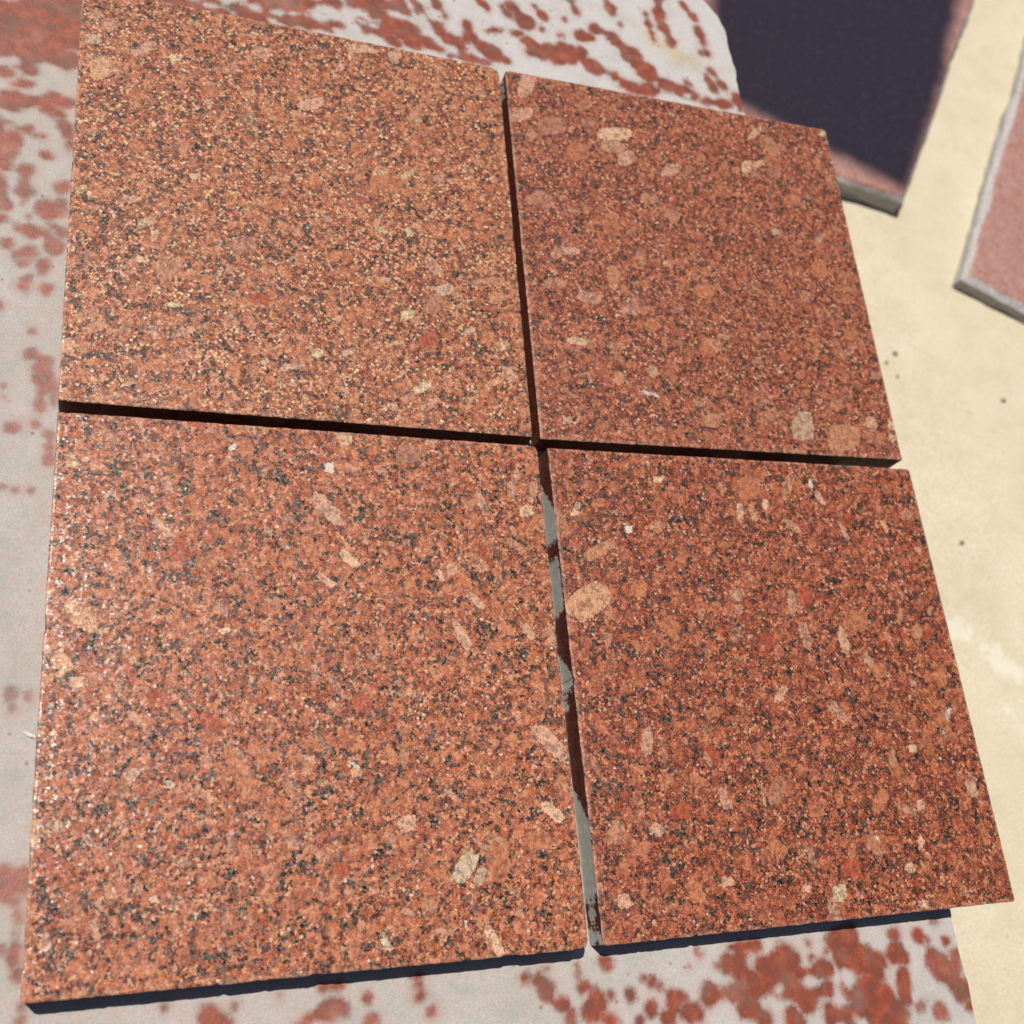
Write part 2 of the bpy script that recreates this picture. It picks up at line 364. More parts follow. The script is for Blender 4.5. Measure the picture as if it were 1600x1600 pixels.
def slab_mat():
    B = NB('dusty_wet_granite')
    g = B.n('ShaderNodeNewGeometry')
    P = g.outputs['Position']
    n1 = B.noise(P, 110, 3.0, 0.6)
    n2 = B.noise(P, 420, 3.0, 0.6)
    n3 = B.noise(P, 14, 4.0, 0.6)
    sd = B.math('ADD', B.attr('wet').outputs['Fac'], B.math('MULTIPLY', B.math('ADD', B.math('SUBTRACT', n1.outputs[0], 0.5), B.math('MULTIPLY', B.math('SUBTRACT', B.noise(P, 48, 2.0).outputs[0], 0.5), 1.1)), 0.0058))
    sd = B.math('ADD', sd, B.math('MULTIPLY', B.math('SUBTRACT', n2.outputs[0], 0.5), 0.0030))
    n6 = B.noise(P, 26, 4.0, 0.65)
    wet = B.math('MULTIPLY', B.step(sd, 0.0030, -0.0022), B.rng(n6.outputs[0], 0.28, 0.46, 0.82, 1.0))
    halo = B.math('MULTIPLY', B.step(sd, 0.0075, 0.0), B.step(n6.outputs[0], 0.36, 0.66))
    # dry slurry
    col = B.mix(B.rng(n3.outputs[0], 0.35, 0.65, 0, 1), al(202, 194, 186), al(216, 210, 205))
    col = B.mix(B.rng(n1.outputs[0], 0.44, 0.66, 0, 0.75), col, al(214, 188, 180))
    col = B.mix(B.rng(n1.outputs[0], 0.52, 0.32, 0, 0.7), col, al(190, 185, 176))
    col = B.mix(B.rng(n2.outputs[0], 0.4, 0.7, 0, 0.35), col, al(182, 174, 166))
    col = B.mix(B.attr('white').outputs['Fac'], col, al(222, 219, 217))
    col = B.mix(B.math('MULTIPLY', B.attr('rust').outputs['Fac'], B.rng(n1.outputs[0], .3, .7, .5, 1)), col, al(222, 190, 130))
    col = B.mix(B.rng(n6.outputs[0], 0.50, 0.30, 0, 0.55), col, al(184, 177, 166))
    col = B.mix(B.math('MULTIPLY', halo, 0.5), col, al(186, 140, 124))
    grit = B.noise(P, 1400, 2.0, 0.6)
    col = B.mix(B.rng(grit.outputs[0], 0.40, 0.66, 0, 0.45), col, al(150, 140, 130))
    v = B.vor(P, 210)
    vc = B.sep(v.outputs['Color'])
    dot = B.math('MULTIPLY', B.step(vc[0], 0.94, 0.96), B.step(v.outputs['Distance'], 0.34, 0.15))
    col = B.mix(B.math('MULTIPLY', dot, 0.6), col, al(140, 92, 84))
    stri = B.noise(B.vec('MULTIPLY', P, (3.0, 0.4, 1.0)), 120, 2.0)
    col = B.mix(B.rng(stri.outputs[0], 0.55, 0.75, 0, 0.14), col, al(182, 176, 168))
    # wet granite
    v2 = B.vor(B.vec('ADD', P, B.vec('SCALE', n2.outputs['Color'], scale=0.003)), 170)
    v2c = B.sep(v2.outputs['Color'])
    wc = B.ramp(B.math('ADD', B.math('MULTIPLY', v2c[0], 0.12), B.math('MULTIPLY', n1.outputs[0], 0.88)),
                [(0.30, al(118, 80, 66)), (0.42, al(140, 72, 54)), (0.56, al(162, 82, 58)), (0.72, al(184, 104, 74))])
    n5 = B.noise(P, 55, 3.0, 0.6)
    wc = B.mix(B.rng(n5.outputs[0], 0.50, 0.66, 0, 0.7), wc, al(116, 92, 78))
    rimw = B.math('MULTIPLY', B.step(sd, -0.0024, 0.0002), B.step(n5.outputs[0], .42, .6))
    wc = B.mix(B.math('MULTIPLY', rimw, 0.45), wc, al(112, 88, 80))
    col = B.mix(wet, col, wc)
    rough = B.math('SUBTRACT', 0.9, B.math('MULTIPLY', wet, 0.45))
    h = B.math('ADD', B.math('MULTIPLY', n2.outputs[0], 0.6), B.math('MULTIPLY', grit.outputs[0], 0.4))
    h = B.math('SUBTRACT', h, B.math('MULTIPLY', wet, 0.4))
    return B.done(col, rough, h, 0.35, 0.0008, 0.4)
sm = slab_mat()
ex = np.array([1070, 1100, 1122, 1135, 1150, 1163, 1487, 1497, 1512, 1527, 1545]); ey = np.array([-70, 0, 25, 62, 122, 180, 1425, 1470, 1535, 1600, 1690])
EP = at2(ex, ey, ZS)
EP = EP[np.argsort(EP[:, 1])]
gs = 0.0018
XL, YB, YT = -0.16, -0.20, 0.93
xs = np.arange(XL, 0.62, gs); ys = np.arange(YB, YT, gs)
X, Y = np.meshgrid(xs, ys, indexing='ij')
edge = np.interp(ys, EP[:, 1], EP[:, 0]) + (vnoise(ys, ys * 0, 45, 3) - .5) * 0.003 + (vnoise(ys, ys * 0 + 3, 160, 4) - .5) * 0.0012
wet = stroke_sdf(X, Y, strokes(WET), (xs, ys))
# beyond the frame the slab goes on in the same way
rb = np.random.default_rng(3)
extra = []
for k in range(150):
    x, y = rb.uniform(XL, .58), rb.uniform(YB, YT)
    L = rb.uniform(0, .02); a = rb.uniform(1.5, 2.6); r = rb.uniform(.002, .008)
    extra.append((x, y, x + L * math.cos(a), y + L * math.sin(a), r))
def px_of(x, y):
    d = np.stack([x - CN[0], y - CN[1], np.full_like(x, ZS - CN[2])], -1) @ RN
    return 800 + FPX * d[..., 0] / -d[..., 2], 800 - FPX * d[..., 1] / -d[..., 2]
QX, QY = px_of(X, Y)
infr = (QX > -12) & (QX < 1612) & (QY > -8) & (QY < 1608)
for (x1, y1, x2, y2, r) in extra:
    dx, dy = x2 - x1, y2 - y1
    i0, i1 = np.searchsorted(xs, [min(x1, x2) - r - .01, max(x1, x2) + r + .01]); j0, j1 = np.searchsorted(ys, [min(y1, y2) - r - .01, max(y1, y2) + r + .01])
    x = X[i0:i1, j0:j1] - x1; y = Y[i0:i1, j0:j1] - y1
    t = np.clip((x * dx + y * dy) / max(dx * dx + dy * dy, 1e-12), 0, 1)
    d = np.hypot(x - t * dx, y - t * dy) - r
    sub = wet[i0:i1, j0:j1]
    wet[i0:i1, j0:j1] = np.where(infr[i0:i1, j0:j1], sub, np.minimum(sub, d))
dry = stroke_sdf(X, Y, strokes(DRY), (xs, ys))
wet = np.maximum(wet, -dry)
rust = np.exp(-np.maximum(stroke_sdf(X, Y, [(1015, 58, 1055, 82, 4), (1055, 82, 1085, 95, 4), (1045, 72, 1060, 90, 5)], (xs, ys)), 0) / 0.004) * 0.8
rust[rust < 0.02] = 0
white = np.clip((QX - 350) / 700, 0, 1) * np.clip((700 - QY) / 500, 0, 1)
white = np.where((Y > 0.55), np.clip((X + 0.02) / 0.25, 0, 1), 0) * 0.75
white = np.maximum(white, np.where(Y < 0.02, np.clip((X - .15) / .4, 0, 1) * 0.35, 0))
# clip the grid to the broken right edge: columns beyond it are folded down the flank
nx, ny = X.shape
lastc = np.searchsorted(xs, edge) - 1
keep = X <= edge[None, :]
for j in range(ny):
    X[lastc[j], j] = edge[j]
Z = np.full_like(X, ZS) + (vnoise(X, Y, 30, 8) - .5) * 0.0002
idx = -np.ones((nx, ny), int)
for j in range(ny):
    idx[:lastc[j] + 1, j] = 1
sel = idx.ravel() > 0
idx = np.where(idx > 0, np.cumsum(sel).reshape(nx, ny) - 1, -1)
V = np.stack([X, Y, Z], -1).reshape(-1, 3)[sel]
q = np.stack([idx[:-1, :-1], idx[1:, :-1], idx[1:, 1:], idx[:-1, 1:]], -1).reshape(-1, 4)
ok = (q >= 0).all(1)
tri = q[~ok]
F = q[ok].tolist()
for t in tri:
    k = [a for a in t if a >= 0]
    if len(k) == 3: F.append(k)
# boundary loop, counter-clockwise seen from above
loop = [idx[i, 0] for i in range(lastc[0] + 1)]
for j in range(1, ny):
    a, b = lastc[j - 1], lastc[j]
    if b < a:
        loop += [idx[i, j - 1] for i in range(a - 1, b, -1)] if a - b > 1 else []
        loop.append(idx[b, j])
    elif b > a + 0:
        loop += [idx[i, j] for i in range(a + 1, b + 1)]
    else:
        loop.append(idx[b, j])
loop += [idx[i, ny - 1] for i in range(lastc[ny - 1] - 1, -1, -1)]
loop += [idx[0, j] for j in range(ny - 2, 0, -1)]
lp = V[loop]
STH = 0.030
rows = [0.004, 0.012, 0.022, STH]
nv = len(V); nl = len(loop)
extraV = []
for k, d in enumerate(rows):
    r = lp.copy()
    jit = (vnoise(r[:, 0] + r[:, 1], r[:, 1] * 0 + d * 50, 90, 12) - .5) * 0.004
    r[:, 0] -= np.where(r[:, 0] > 0.4, np.abs(jit), 0)
    r[:, 2] = ZS - d
    extraV.append(r)
V2 = np.concatenate([V] + extraV)
prev = list(loop)
for k in range(len(rows)):
    cur = [nv + k * nl + i for i in range(nl)]
    for i in range(nl):
        j = (i + 1) % nl
        F.append((prev[i], cur[i], cur[j], prev[j]))
    prev = cur
F.append(tuple(prev[::-1]))
slab = mesh_obj('stone_slab', V2, F, sm, origin=(0.2, 0.35, ZS - STH))
pad = nl * len(rows)
fattr(slab, 'wet', np.concatenate([wet.ravel()[sel], np.full(pad, 0.02)]))
fattr(slab, 'rust', np.concatenate([rust.ravel()[sel], np.zeros(pad)]))
fattr(slab, 'white', np.concatenate([white.ravel()[sel], np.zeros(pad)]))
tag(slab, 'large grey dusty stone slab with wet red patches underneath the four red tiles', 'slab')

# what carries the slab, wholly under it
def rough_block(name, x0, x1, y0, y1, z0, z1, mat, n=10, amp=0.006, seed=1):
    import bmesh
    bm = bmesh.new()
    bmesh.ops.create_cube(bm, size=1.0)
    bmesh.ops.subdivide_edges(bm, edges=bm.edges[:], cuts=n, use_grid_fill=True)
    r = random.Random(seed)
    for v in bm.verts:
        x, y, z = v.co
        v.co = ((x + .5) * (x1 - x0) + x0, (y + .5) * (y1 - y0) + y0, (z + .5) * (z1 - z0) + z0)
        if abs(z) < 0.499:
            v.co.x += r.uniform(-amp, amp); v.co.y += r.uniform(-amp, amp)
    me = bpy.data.meshes.new(name); bm.to_mesh(me); bm.free()
    me.materials.append(mat)
    o = bpy.data.objects.new(name, me); COL.objects.link(o)
    return o
B = NB('raw_stone')
g = B.n('ShaderNodeNewGeometry')
nn = B.noise(g.outputs['Position'], 30, 5.0, 0.6)
raw = B.done(B.ramp(nn.outputs[0], [(0.3, (.16, .11, .09, 1)), (0.7, (.32, .26, .23, 1))]), 0.9, nn.outputs[0], 0.6, 0.004)
o = rough_block('plinth', 0.02, 0.40, -0.08, 0.80, -0.005, ZS - STH, raw)
o['kind'] = 'structure'

# ------------------------------------------------------------------ the four tiles
CL = {'p': (246, 204, 164), 'o': (212, 134, 92), 'k': (234, 182, 152), 'y': (242, 218, 172), 'r': (192, 92, 60),
      't': (212, 150, 112), 'g': (216, 184, 156), 'w': (250, 232, 218), 'd': (196, 136, 108), 'l': (242, 184, 140), 'c': (236, 214, 178)}
CRY = {
'A': """274 90 11 6 -15 y;160 106 22 16 -20 l;146 60 13 8 0 g;487 162 20 9 -10 k;327 142 14 10 0 o;305 275 8 5 0 k;305 302 13 6 -15 o;650 180 15 11 -50 t;567 76 22 6 5 k;616 87 11 7 0 k;605 286 26 13 5 o;532 104 8 6 0 k;605 150 12 10 0 o;650 117 12 9 0 o;264 418 24 14 -50 t;380 385 21 13 -15 d;222 406 9 5 20 p;140 490 18 8 -10 t;147 511 20 8 -12 t;105 540 14 11 0 l;252 569 26 10 -5 o;457 573 19 5 -12 k;240 605 15 8 0 o;272 476 9 4 0 y;322 437 14 8 0 o;405 467 18 8 10 r;680 474 18 13 -60 d;696 452 13 9 -20 g;637 492 11 7 -20 y;660 606 14 6 -35 c;775 465 12 10 0 t;795 584 15 8 40 k;496 552 9 7 0 y;545 550 12 5 -15 k;755 610 13 8 80 o;670 530 16 12 0 r;455 225 14 10 0 o;520 400 12 8 0 o;590 440 10 9 0 o;430 320 13 9 0 o;215 230 14 9 10 o;560 230 12 9 0 o""",
'B': """961 209 27 10 0 p;979 247 14 11 -30 k;822 132 20 12 -70 k;815 179 18 9 -25 k;862 197 22 14 -5 d;920 191 11 7 0 d;900 237 20 13 0 o;1047 266 15 8 -15 k;1166 260 8 9 0 p;1185 256 10 5 -20 k;846 312 18 13 30 d;1015 310 14 8 15 t;1050 336 14 8 30 t;890 392 17 6 0 k;955 350 20 13 80 o;1002 402 14 8 70 t;1206 230 17 9 60 t;1181 207 14 5 -35 k;1237 311 14 9 0 o;1212 362 6 5 0 g;866 442 19 8 0 t;959 430 16 11 70 t;997 477 12 11 0 d;905 533 21 6 5 p;964 541 13 5 5 t;1015 615 12 3 10 w;967 590 11 8 80 t;1020 580 10 8 60 k;887 657 8 6 0 k;1254 665 23 17 85 g;1319 685 25 22 0 t;1362 662 12 8 70 k;1395 665 8 7 0 p;1395 684 7 6 0 p;1372 689 7 6 0 k;1112 657 16 12 0 t;1370 586 9 7 0 t;1307 632 10 8 0 t;1220 581 5 2 0 w;1130 526 10 4 10 k;1286 208 6 5 0 c;1105 545 14 10 0 o;1280 420 12 14 0 o;1100 455 16 11 20 o;1330 520 12 10 0 o;1020 505 12 9 0 o""",
'C': """111 721 13 9 50 l;127 960 33 17 45 l;97 1036 22 13 60 l;385 703 20 11 80 o;363 698 6 6 0 w;254 824 18 7 45 k;183 881 24 13 70 o;175 771 8 5 40 k;280 860 20 16 0 r;351 985 8 5 0 y;539 685 12 10 0 p;515 731 8 7 80 w;638 709 20 14 0 d;512 795 30 11 50 k;486 858 23 9 60 o;547 874 18 7 40 p;510 907 17 6 35 k;705 889 9 9 0 k;733 790 8 8 0 t;822 798 11 9 0 p;809 853 18 6 30 t;757 869 20 7 60 r;720 992 28 9 55 k;743 937 20 6 45 k;825 987 17 6 55 k;688 898 12 4 60 p;793 984 12 8 60 o;376 1208 50 14 65 o;119 1066 10 9 0 l;81 1245 11 11 0 o;208 1325 20 12 0 o;53 1305 24 11 85 l;205 1208 12 9 -20 k;266 1226 8 6 0 c;320 1277 9 5 20 p;171 1392 15 9 70 t;242 1406 7 6 0 p;331 1376 20 12 20 o;727 1355 27 14 -60 c;750 1368 15 8 -65 g;778 1340 28 18 80 o;838 1314 20 17 0 o;636 1287 14 13 -20 k;864 1269 22 9 42 p;861 1161 35 12 45 k;772 1471 28 8 62 p;749 1442 12 5 60 t;667 1342 25 9 55 o;533 1358 14 12 0 r;670 1416 14 12 80 t;554 1195 10 3 45 w;558 1207 9 6 20 l;481 1185 15 4 20 k;567 1098 16 12 30 r;751 1193 18 6 70 o;604 1474 15 6 60 c;801 1395 6 2 70 w;600 1010 18 10 60 o;430 1080 16 10 60 o;330 1130 20 12 40 r;150 1150 16 10 60 o;440 1330 16 11 60 o;610 1180 18 8 60 o;250 1090 18 12 30 r""",
'D': """919 940 38 24 -35 l;939 859 27 10 -25 t;1029 749 8 5 0 p;1028 823 11 9 20 t;1170 762 19 17 90 o;1157 802 15 6 80 k;900 796 11 5 -70 p;1047 980 17 12 30 o;1172 902 12 5 50 t;1096 959 10 6 80 t;998 919 14 12 90 o;951 961 13 6 -75 t;982 827 6 6 0 w;936 785 10 7 0 o;1416 804 9 9 0 t;1282 779 13 5 55 k;1318 828 16 4 65 k;1337 970 18 17 0 o;1318 1000 25 7 70 k;1407 962 13 4 -80 t;1433 987 11 8 80 t;1452 955 6 4 80 t;1374 1047 13 11 80 o;1196 788 8 5 80 p;1382 821 10 4 60 l;1267 756 8 3 80 w;963 1300 19 12 -80 t;975 1409 11 11 0 k;1087 1395 20 12 60 o;1215 1328 16 12 40 o;1026 1296 12 9 30 k;1114 1114 14 9 -20 o;1215 1235 22 12 -75 d;1089 1220 14 9 20 o;1192 1240 20 3 80 k;1062 1267 16 13 0 r;1220 1085 14 6 -60 k;1001 1325 15 12 0 o;1136 1377 9 8 0 k;1479 1127 20 4 -80 w;1426 1170 6 7 0 p;1312 1395 14 11 80 c;1423 1357 9 8 30 p;1376 1251 20 11 -65 o;1396 1193 22 6 80 t;1439 1258 9 6 80 k;1311 1247 14 6 80 o;1331 1357 15 14 0 r;1367 1310 7 6 0 y;1439 1316 10 5 80 k;1259 1388 8 6 0 k;1443 1413 8 6 0 p;1275 1267 11 9 0 o;1518 1231 14 8 70 k;1115 1180 16 10 70 r;1260 930 16 10 60 r;1200 1000 15 10 40 r;1470 1060 14 9 70 o"""}
CORN = {'A': [(129.5, -23), (779, 107), (832, 682), (90, 625)],
        'B': [(789, 109), (1290, 203), (1410, 718), (845, 685)],
        'C': [(90, 643), (839, 697), (921, 1482), (31, 1569)],
        'D': [(856, 700), (1421, 733), (1587, 1408), (943, 1478)]}   # TL TR BR BL
PAL = {  # deep, red, coral, light, pale, calm
'A': ((140, 68, 44), (192, 104, 68), (214, 132, 92), (230, 166, 122), (252, 214, 168), (208, 124, 82)),
'B': ((128, 60, 42), (178, 92, 64), (200, 116, 82), (216, 144, 108), (236, 190, 156), (196, 112, 76)),
'C': ((148, 68, 42), (194, 102, 64), (214, 126, 84), (228, 156, 114), (246, 202, 164), (210, 120, 76)),
'D': ((130, 58, 40), (182, 90, 60), (204, 114, 78), (218, 142, 102), (238, 186, 152), (204, 108, 70))}
SET = {'A': dict(seed=1.0, dark=0.845, dark2=0.735, cream=1.015, creamcol=(246, 218, 170), glint=.12, veil=.80, big=1.12),
       'B': dict(seed=2.0, dark=0.86, dark2=0.735, cream=1.075, creamcol=(232, 190, 160), glint=.09, veil=.98, big=1.08),
       'C': dict(seed=3.0, dark=0.83, dark2=0.735, cream=1.085, creamcol=(240, 206, 176), glint=.12, veil=.66, big=0.95),
       'D': dict(seed=4.0, dark=0.84, dark2=0.72, cream=1.09, creamcol=(230, 188, 158), glint=.08, veil=.98, big=0.92)}
LAB = {'A': 'red granite tile thickly flecked with cream, cut off by the top of the picture',
       'B': 'brownish red granite tile with a cream rectangular crystal, beside the dark slab',
       'C': 'orange red granite tile with black flecks and a pale fan shaped crystal',
       'D': 'dark red granite tile whose left flank carries grey dried slurry, lower right of the four'}
def slurry_D(py, h):
    """grey dried slurry on the flank of the lower right tile: py = photograph row, h = depth 0..1"""
    m = np.zeros_like(py)
    m = np.maximum(m, ((py > 738 + 62 * (1 - h)) & (py < 840)))
    m = np.maximum(m, ((py > 866) & (py < 955 - 6 * (1 - h)) & (h > 0.10)))
    m = np.maximum(m, ((py > 1010 + 45 * (1 - h)) & (py < 1076) & (h > 0.12)))
    m = np.maximum(m, ((py > 1086) & (py < 1102) & (h > 0.55)))
    m = np.maximum(m, ((py > 1222 + 65 * (1 - h)) & (py < 1404) & (h > 0.06)))
    m = np.maximum(m, ((py > 1412) & (py < 1439) & (h > 0.30) & (h < 0.85)))
    m = np.maximum(m, ((py > 1451) & (h > 0.06)))
    m = np.where((py > 1462) & (np.abs(h - .42) < 0.09), 0, m)
    return m.astype(float)
def inside_win(a, lo, hi):
    return a >= lo, a <= hi
def make_tile(key):
    c = at2([p[0] for p in CORN[key]], [p[1] for p in CORN[key]], ZT)
    TL, TR, BR, BL = c
    nu, nv = 300, 316
    # parameter lines: a dense border so that the arris can be broken
    bu = 0.0016 / 0.30; bv = 0.0016 / 0.316
    us = np.concatenate([[0, bu * .4], np.linspace(bu, 1 - bu, nu), [1 - bu * .4, 1]])
    vs = np.concatenate([[0, bv * .4], np.linspace(bv, 1 - bv, nv), [1 - bv * .4, 1]])
    Ug, Vg = np.meshgrid(us, vs, indexing='ij')
    XY = (BL * ((1 - Ug) * (1 - Vg))[..., None] + BR * (Ug * (1 - Vg))[..., None] + TR * (Ug * Vg)[..., None] + TL * ((1 - Ug) * Vg)[..., None])
    X, Y = XY[..., 0].copy(), XY[..., 1].copy()
    n1, n2 = X.shape
    de = np.minimum(np.minimum(Ug, 1 - Ug) * 0.30, np.minimum(Vg, 1 - Vg) * 0.316)   # distance to the edge
    sd = {'A': 11, 'B': 22, 'C': 33, 'D': 44}[key]
    # ragged edge: the outermost lines wander a little, with a few small chips
    cx, cy = X.mean(), Y.mean()
    ragw = np.clip(1 - de / 0.0016, 0, 1)
    rag = (vnoise(X, Y, 300, sd) - .5) * 0.0004 + (vnoise(X, Y, 90, sd + 1) - .5) * 0.0002
    chip = np.clip(vnoise(X, Y, 140, sd + 2) - 0.84, 0, 1) * 0.006
    mv = (rag - chip) * ragw
    eu = np.where(np.minimum(Ug, 1 - Ug) * .3 < np.minimum(Vg, 1 - Vg) * .316, 1.0, 0.0)
    uhat = (BR - BL) / np.linalg.norm(BR - BL); vhat = (TL - BL) / np.linalg.norm(TL - BL)
    sgu = np.where(Ug > .5, 1, -1); sgv = np.where(Vg > .5, 1, -1)
    X += mv * (eu * sgu * uhat[0] + (1 - eu) * sgv * vhat[0])
    Y += mv * (eu * sgu * uhat[1] + (1 - eu) * sgv * vhat[1])
    # worn corners pulled in
    for (pu, pv, rad) in {'A': [(1, 1, .0045), (0, 0, .002)], 'B': [(0, 1, .003), (1, 1, .0022)], 'C': [(1, 0, .0045), (1, 1, .003), (0, 0, .0015)], 'D': [(0, 0, .002), (1, 1, .0018), (1, 0, .0015)]}[key]:
        P0 = {(0, 0): BL, (1, 0): BR, (0, 1): TL, (1, 1): TR}[(pu, pv)]
        inw = np.array([uhat[0] * (1 - 2 * pu) + vhat[0] * (1 - 2 * pv), uhat[1] * (1 - 2 * pu) + vhat[1] * (1 - 2 * pv)])
        d = np.hypot(X - P0[0], Y - P0[1])
        k = np.clip(1 - d / (rad * 1.6), 0, 1) ** 1.5
        X += k * inw[0] * rad * 0.42; Y += k * inw[1] * rad * 0.42
    Z = ZT + (vnoise(X, Y, 420, sd + 3) - .5) * 0.00016 + (vnoise(X, Y, 160, sd + 4) - .5) * 0.00016
    Z -= np.clip(1 - de / 0.0012, 0, 1) ** 2 * 0.0005 + chip * ragw * 0.35
    # phenocrysts
    sdf = np.full(X.shape, 0.01)
    colr = np.ones(X.shape + (4,)) * 0.3
    r = np.random.default_rng(sd)
    lst = []
    for s in CRY[key].split(';'):
        f = s.split()
        lst.append((float(f[0]), float(f[1]), float(f[2]), float(f[3]), float(f[4]), CL[f[5]], 1.0))
    x0, x1 = min(p[0] for p in CORN[key]), max(p[0] for p in CORN[key])
    y0, y1 = min(p[1] for p in CORN[key]), max(p[1] for p in CORN[key])
    main = {'A': -12, 'B': 0, 'C': 55, 'D': 70}[key]
    mixc = {'A': 'ookkptyyo', 'B': 'ootkkdtr', 'C': 'oolkkrrp', 'D': 'oorrktdo'}[key]
    for k in range(170):
        L = r.uniform(3.5, 9.5) if k % 5 else r.uniform(9, 14)
        lst.append((r.uniform(x0, x1), r.uniform(y0, y1), L, L * r.uniform(.35, .8), r.normal(main, 35), CL[mixc[r.integers(len(mixc))]], r.uniform(.3, .75)))
    for k in range({'A': 14, 'B': 14, 'C': 85, 'D': 44}[key]):        # slender crystals lying more or less one way
        L = r.uniform(11, 22)
        lst.append((r.uniform(x0, x1), r.uniform(y0, y1), L, L * r.uniform(.26, .48), r.normal(main, 22), CL['okkolkt'[r.integers(7)]], r.uniform(.4, .85)))
    for (px, py, a, b, ang, rgb, st) in lst:
        t = math.radians(ang)
        c0 = at2(px, py, ZT)
        A_ = at2(px + a * math.cos(t), py + a * math.sin(t), ZT) - c0
        B_ = at2(px - b * math.sin(t), py + b * math.cos(t), ZT) - c0
        la, lb = np.linalg.norm(A_), np.linalg.norm(B_)
        R = max(la, lb) * 1.5 + 0.003
        win = (np.abs(X - c0[0]) < R) & (np.abs(Y - c0[1]) < R)
        ii = np.where(win)
        if len(ii[0]) == 0: continue
        dx = X[ii] - c0[0]; dy = Y[ii] - c0[1]
        det = A_[0] * B_[1] - A_[1] * B_[0]
        u = (dx * B_[1] - dy * B_[0]) / det
        v = (-dx * A_[1] + dy * A_[0]) / det
        pw = r.uniform(2.4, 5.0)
        rad = (np.abs(u) ** pw + np.abs(v) ** pw) ** (1 / pw)
        d = (rad - 1) * np.minimum(la, lb)
        for q in range(2):                        # broken-off corners
            th = r.uniform(0, 2 * math.pi); off = r.uniform(0.82, 1.15)
            d = np.maximum(d, (u * math.cos(th) + v * math.sin(th) - off) * np.minimum(la, lb))
        new = d < sdf[ii]
        sub = sdf[ii]; sub[new] = d[new]; sdf[ii] = sub
        cs = colr[ii]; jit = r.uniform(.92, 1.06)
        cv = np.array(al(*rgb)) * jit; cv[3] = st * (0.86 if key == 'B' else 1.0)
        cs[new] = cv; colr[ii] = cs
    arris = np.clip(1 - de / 0.0026, 0, 1)
    V = [np.stack([X, Y, Z], -1).reshape(-1, 3)]
    idx = np.arange(n1 * n2).reshape(n1, n2)
    F = np.stack([idx[:-1, :-1], idx[1:, :-1], idx[1:, 1:], idx[:-1, 1:]], -1).reshape(-1, 4).tolist()
    loop = np.concatenate([idx[:, 0], idx[-1, 1:], idx[-2::-1, -1], idx[0, -2:0:-1]])
    nl = len(loop)
    base = V[0][loop]
    Ul, Vl = Ug.ravel()[loop], Vg.ravel()[loop]
    rows = np.concatenate([[0.0006], np.linspace(0.0016, TH - 0.0006, 10), [TH]])
    nv0 = n1 * n2
    A_sl, A_fl, A_ar = [np.zeros(nv0)], [np.zeros(nv0)], [arris.ravel()]
    ul = (BR - BL) / np.linalg.norm(BR - BL)
    straight = BL * ((1 - Ul) * (1 - Vl))[:, None] + BR * (Ul * (1 - Vl))[:, None] + TR * (Ul * Vl)[:, None] + TL * ((1 - Ul) * Vl)[:, None]
    for d in rows:
        rr = base.copy()
        k = 1.0 if d > 0.0012 else 0.5
        rr[:, :2] = base[:, :2] * (1 - k) + (straight * 0.35 + base[:, :2] * 0.65) * k
        rr[:, 2] = ZT - d
        V.append(rr)
        h = np.full(nl, d / TH)
        left = Ul < 1e-6
        if key == 'D':
            pyr = 700 + (1478 - 700) * 0
            # photograph row of each point of the left edge
            dd = np.stack([straight[:, 0] - CN[0], straight[:, 1] - CN[1], np.full(nl, ZT - CN[2])], -1) @ RN
            pyr = 800 - FPX * dd[:, 1] / -dd[:, 2]
            s = np.where(left, np.mean([slurry_D(pyr + a, np.clip(h + b, 0, 1)) for a in (-9, -5, 0, 5, 9) for b in (-.12, 0, .12)], 0), 0.0)
        elif key == 'B':
            s = np.where(left & (Vl > .93) & (h > .25), 0.55, 0.0)
        else:
            s = np.zeros(nl)
        oth = ((Ul > 1 - 1e-6) | (Vl > 1 - 1e-6)) & (vnoise(straight[:, 0] + straight[:, 1] * 1.7, h, 30, sd + 9) > .62)
        s = np.where(oth, 0.7, s)
        A_sl.append(s); A_fl.append(np.full(nl, 0.6 if d < 0.001 else 1.0)); A_ar.append(np.full(nl, 0.9 if d < 0.001 else 0.0))
    prev = loop
    for k in range(len(rows)):
        cur = nv0 + k * nl + np.arange(nl)
        F += np.stack([prev, cur, np.roll(cur, -1), np.roll(prev, -1)], -1).tolist()
        prev = cur
    F.append(prev[::-1].tolist())
    VV = np.concatenate(V)
    pad = nl * len(rows)
    mat = granite('red_granite_' + {'A': 'cream', 'B': 'brown', 'C': 'orange', 'D': 'dark'}[key], pal=PAL[key], **SET[key])
    o = mesh_obj('granite_tile', VV, F, mat, origin=(cx, cy, ZT - TH))
    fattr(o, 'crystal', np.concatenate([sdf.ravel(), np.full(pad, 0.01)]))
    cattr(o, 'crystal_colour', np.concatenate([colr.reshape(-1, 4), np.ones((pad, 4)) * .3]))
    fattr(o, 'arris', np.concatenate(A_ar)); fattr(o, 'flank', np.concatenate(A_fl)); fattr(o, 'slurry', np.concatenate(A_sl))
    tag(o, LAB[key], 'tile', 'red granite tiles laid out in a square')
    return o
for key in 'ABCD':
    make_tile(key)

